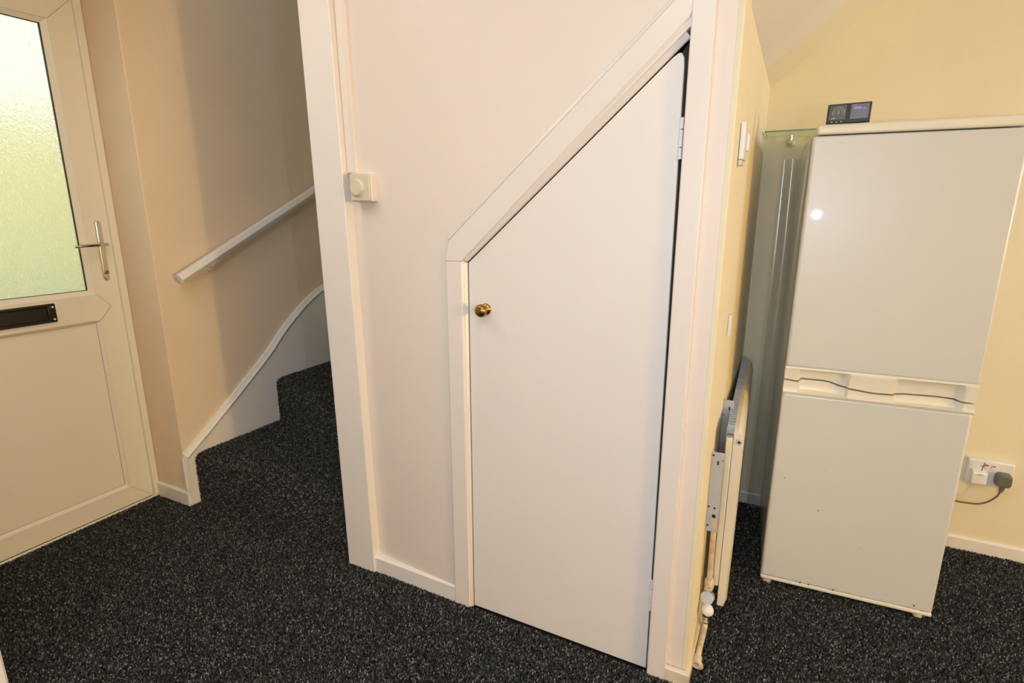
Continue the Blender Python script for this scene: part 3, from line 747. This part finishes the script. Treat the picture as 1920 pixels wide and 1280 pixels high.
# ------------------------------------------------------------------ glass shelf on the back wall
gs = empty('glass_shelf', 'small green edged glass shelf on a metal peg beside the fridge top', 'shelf', (-0.148, 2.60, 1.695))
bm = bmesh.new(); add_box(bm, 0.002, 0.345, -0.100, 0.098, 0, 0.006); obj('shelf_pane', bm, 'shelf_glass', gs, bevel=0.001)
bm = bmesh.new(); add_box(bm, 0.002, 0.345, -0.1012, -0.100, 0.0002, 0.0058); add_box(bm, 0.0008, 0.002, -0.1005, 0.098, 0.0002, 0.0058); obj('polished_edge', bm, 'shelf_edge', gs)
for xx in (0.094, 0.29):
    bm = bmesh.new()
    add_lathe(bm, (xx, 0.0995, -0.022), (0, -1, 0), [(0, 0), (0, 0.019), (0.004, 0.018), (0.010, 0.008), (0.040, 0.006), (0.041, 0)], 22)
    add_lathe(bm, (xx, 0.064, -0.026), (0, 0, 1), [(0, 0), (0, 0.0055), (0.0255, 0.0055), (0.0258, 0)], 16)
    obj('peg', bm, 'chrome' if False else 'ivory', gs, smooth='auto')
    bm = bmesh.new(); add_lathe(bm, (xx, 0.030, -0.019), (0, 0, 1), [(0, 0), (0, 0.005), (0.0185, 0.005), (0.0188, 0)], 16)
    obj('peg_screw', bm, 'chrome', gs, smooth='auto')

# ------------------------------------------------------------------ double socket, plugs and flex
so = Vector((0.730, 2.70, 0.315))
sk = empty('wall_socket', 'white double wall socket low on the yellow wall beside the fridge', 'socket', tuple(so))
bm = bmesh.new(); add_box(bm, 0, 0.147, -0.019, -0.0005, 0.0, 0.104); obj('back_box', bm, 'fridge_trim', sk, bevel=0.003)
bm = bmesh.new(); add_box(bm, 0.001, 0.146, -0.027, -0.018, 0.001, 0.103); obj('faceplate', bm, 'white_plastic', sk, bevel=0.004, seg=3)
for xx in (0.060, 0.081):
    bm = bmesh.new(); add_box(bm, xx - 0.007, xx + 0.007, -0.031, -0.0265, 0.072, 0.092); obj('switch_rocker', bm, 'white_plastic', sk, bevel=0.002)
    bm = bmesh.new(); add_box(bm, xx - 0.0045, xx + 0.0045, -0.0318, -0.0306, 0.085, 0.0895); obj('red_mark', bm, 'red', sk)
pw = empty('charger_plug', 'white charger plugged into the left side of the wall socket', 'plug', tuple(so + Vector((0.036, -0.027, 0.045))))
bm = bmesh.new(); prism_x(bm, [(-0.001, -0.036), (-0.030, -0.034), (-0.034, -0.028), (-0.030, 0.012), (-0.016, 0.022), (-0.001, 0.024)], -0.024, 0.024); obj('body', bm, 'white_plastic', pw, bevel=0.004, seg=3)
bm = bmesh.new(); add_box(bm, -0.009, 0.009, -0.0335, -0.031, 0.008, 0.0095); obj('slot', bm, 'cable', pw)
bm = bmesh.new()
add_tube(bm, [(0.004, -0.020, 0.022), (0.006, -0.022, 0.042), (0.010, -0.020, 0.058)], 0.0016, 8)
add_tube(bm, [(-0.002, -0.020, 0.040), (0.018, -0.022, 0.053)], 0.0014, 8)
obj('wire_end', bm, 'cable', pw)
pg = empty('mains_plug', 'grey three pin plug in the right side of the wall socket', 'plug', tuple(so + Vector((0.113, -0.027, 0.042))))
bm = bmesh.new()
def rrect(w, zt, zb, r):
    pts = []
    for cx, cz, a0 in ((w - r, zt - r, 0), (-w + r, zt - r, 90), (-w + r*0.8, zb + r*0.8, 180), (w - r*0.8, zb + r*0.8, 270)):
        rr_ = r if a0 < 180 else r*0.8
        pts += [(cx + rr_*math.cos(math.radians(a0 + 90*i/5)), cz + rr_*math.sin(math.radians(a0 + 90*i/5))) for i in range(6)]
    return pts
A = rrect(0.0260, 0.027, -0.027, 0.016); B = rrect(0.0215, 0.022, -0.023, 0.013)
add_prism(bm, [(x, -0.001, z) for x, z in A], [(x, -0.024, z) for x, z in A])
add_prism(bm, [(x, -0.0235, z) for x, z in A], [(x, -0.036, z) for x, z in B])
obj('body', bm, 'grey_plastic', pg, bevel=0.002)
bm = bmesh.new(); add_tube(bm, [(0.000, -0.020, -0.022), (-0.001, -0.022, -0.036), (-0.003, -0.023, -0.050)], [0.0115, 0.009, 0.006], 12); obj('cable_grip', bm, 'grey_plastic', pg, smooth='auto')
bm = bmesh.new()
pts = curve_pts([(0.110 - 0.113, -0.023, -0.046), (-0.012, -0.024, -0.072), (-0.035, -0.024, -0.100), (-0.065, -0.022, -0.118), (-0.115, -0.020, -0.124), (-0.150, -0.018, -0.127), (-0.185, -0.014, -0.150)], 8)
add_tube(bm, pts, 0.0034, 10)
obj('flex', bm, 'cable', pg, smooth='auto')

# ------------------------------------------------------------------ carpet pile
bm = bmesh.new()     # one tuft: a small twisted yarn end
for (dx, dy, r) in ((0, 0, 1.0),):
    add_tube(bm, [(0, 0, -0.001), (0.0006, 0.0003, 0.003), (0.0016, 0.0008, 0.0062)], [0.0014, 0.0019, 0.0011], 5)
me = bpy.data.meshes.new('yarn_tuft'); bmesh.ops.recalc_face_normals(bm, faces=bm.faces); bm.to_mesh(me); bm.free(); me.materials.append(M['tuft'])
tuft = bpy.data.objects.new('yarn_tuft', me)
def pile_group():
    ng = bpy.data.node_groups.new('carpet_pile', 'GeometryNodeTree')
    ng.interface.new_socket('Geometry', in_out='INPUT', socket_type='NodeSocketGeometry')
    ng.interface.new_socket('Density', in_out='INPUT', socket_type='NodeSocketFloat')
    ng.interface.new_socket('Geometry', in_out='OUTPUT', socket_type='NodeSocketGeometry')
    N, Lk = ng.nodes, ng.links
    gi = N.new('NodeGroupInput'); go = N.new('NodeGroupOutput')
    dp = N.new('GeometryNodeDistributePointsOnFaces'); Lk.new(gi.outputs['Geometry'], dp.inputs['Mesh']); Lk.new(gi.outputs['Density'], dp.inputs['Density'])
    oi = N.new('GeometryNodeObjectInfo'); oi.inputs['Object'].default_value = tuft; oi.inputs['As Instance'].default_value = True
    ip = N.new('GeometryNodeInstanceOnPoints'); Lk.new(dp.outputs['Points'], ip.inputs['Points']); Lk.new(oi.outputs['Geometry'], ip.inputs['Instance'])
    ax = N.new('FunctionNodeAlignEulerToVector') if hasattr(bpy.types, 'FunctionNodeAlignEulerToVector') else None
    rr2 = N.new('FunctionNodeRandomValue'); rr2.data_type = 'FLOAT_VECTOR'
    rr2.inputs[0].default_value = (-0.55, -0.55, 0.0); rr2.inputs[1].default_value = (0.55, 0.55, 6.283)
    rot = N.new('FunctionNodeRotateRotation'); rot.rotation_space = 'LOCAL'
    e2r = N.new('FunctionNodeEulerToRotation'); Lk.new(rr2.outputs[0], e2r.inputs[0])
    Lk.new(dp.outputs['Rotation'], rot.inputs[0]); Lk.new(e2r.outputs[0], rot.inputs[1]); Lk.new(rot.outputs[0], ip.inputs['Rotation'])
    rs = N.new('FunctionNodeRandomValue'); rs.data_type = 'FLOAT'; rs.inputs[2].default_value = 0.8; rs.inputs[3].default_value = 1.35; rs.inputs['Seed'].default_value = 4
    Lk.new(rs.outputs[1], ip.inputs['Scale'])
    st_ = N.new('GeometryNodeStoreNamedAttribute'); st_.data_type = 'FLOAT'; st_.domain = 'INSTANCE'; st_.inputs['Name'].default_value = 'tone'
    rt = N.new('FunctionNodeRandomValue'); rt.data_type = 'FLOAT'; rt.inputs['Seed'].default_value = 9
    Lk.new(ip.outputs['Instances'], st_.inputs['Geometry']); Lk.new(rt.outputs[1], st_.inputs['Value'])
    Lk.new(st_.outputs['Geometry'], go.inputs['Geometry'])
    return ng
PG = pile_group()
def pile(name, faces, density, parent=None, loc=None):
    bm = bmesh.new()
    for f in faces: bm.faces.new([bm.verts.new(p) for p in f])
    me = bpy.data.meshes.new(name); bm.to_mesh(me); bm.free()
    o = bpy.data.objects.new(name, me); COL.objects.link(o); me.materials.append(M['tuft'])
    m = o.modifiers.new('pile', 'NODES'); m.node_group = PG
    for it in PG.interface.items_tree:
        if it.in_out == 'INPUT' and it.name == 'Density': m[it.identifier] = float(density)
    o['kind'] = 'stuff'
    if parent: o.parent = parent
    if loc: o.location = loc
    return o
DEN = 62000
fl = []
def up(poly, z): return [(x, y, z) for x, y in poly]
fl.append(up([(-2.72, 0.50), (-1.345, 0.50), (-1.345, 1.46), (-1.476, 1.46), (-1.476, 1.478), (-2.468, 1.495), (-2.468, 1.436), (-2.72, 1.436)], 0))
fl.append(up([(-1.345, 0.50), (-0.212, 0.50), (-0.212, 1.455), (-1.345, 1.462)], 0))
fl.append(up([(-0.212, 0.50), (1.6, 0.50), (1.6, 1.455), (-0.212, 1.455)], 0))
fl.append(up([(-0.141, 1.455), (1.6, 1.455), (1.6, 2.687), (-0.141, 2.687)], 0))
fl.append(up([(-1.78, 0.20), (1.6, 0.20), (1.6, 0.50), (-1.78, 0.50)], 0))
cp_ = pile('carpet', fl, DEN)
tag(cp_, 'charcoal flecked twist pile carpet covering the whole floor', 'carpet')
# pile on the first three steps
def front_face(a, b, z0, z1):
    n = 6; out = []; r = 0.026
    d = Vector((b[0]-a[0], b[1]-a[1])); nrm = Vector((d.y, -d.x)).normalized()
    if nrm.y > 0: nrm = -nrm
    inn = -nrm
    prof = [(0, z0), (0, z1 - r)] + [(r*(1-math.cos(q)), z1 - r + r*math.sin(q)) for q in [math.pi/2*i/4 for i in range(1, 5)]]
    for (u0, za), (u1, zb) in zip(prof, prof[1:]):
        out.append([(a[0]+inn.x*u0, a[1]+inn.y*u0, za), (b[0]+inn.x*u0, b[1]+inn.y*u0, za), (b[0]+inn.x*u1, b[1]+inn.y*u1, zb), (a[0]+inn.x*u1, a[1]+inn.y*u1, zb)])
    return out
sf = []
sf += front_face((-2.468, 1.497), (-1.476, 1.478), 0.0, 0.250)
sf.append(up([(-2.468, 1.523), (-1.476, 1.504), (-1.476, 1.592), (-2.468, 2.004)], 0.250))
sf += front_face((-2.468, 2.004), (-1.475, 1.592), 0.250, 0.490)
sf.append(up([(-2.468, 2.032), (-1.475, 1.62), (-1.47, 1.64), (-2.468, 2.64)], 0.490))
sf += front_face((-2.468, 2.64), (-1.47, 1.64), 0.490, 0.715)
sp = pile('step_pile', sf, DEN, stair); sp.location = -off_s
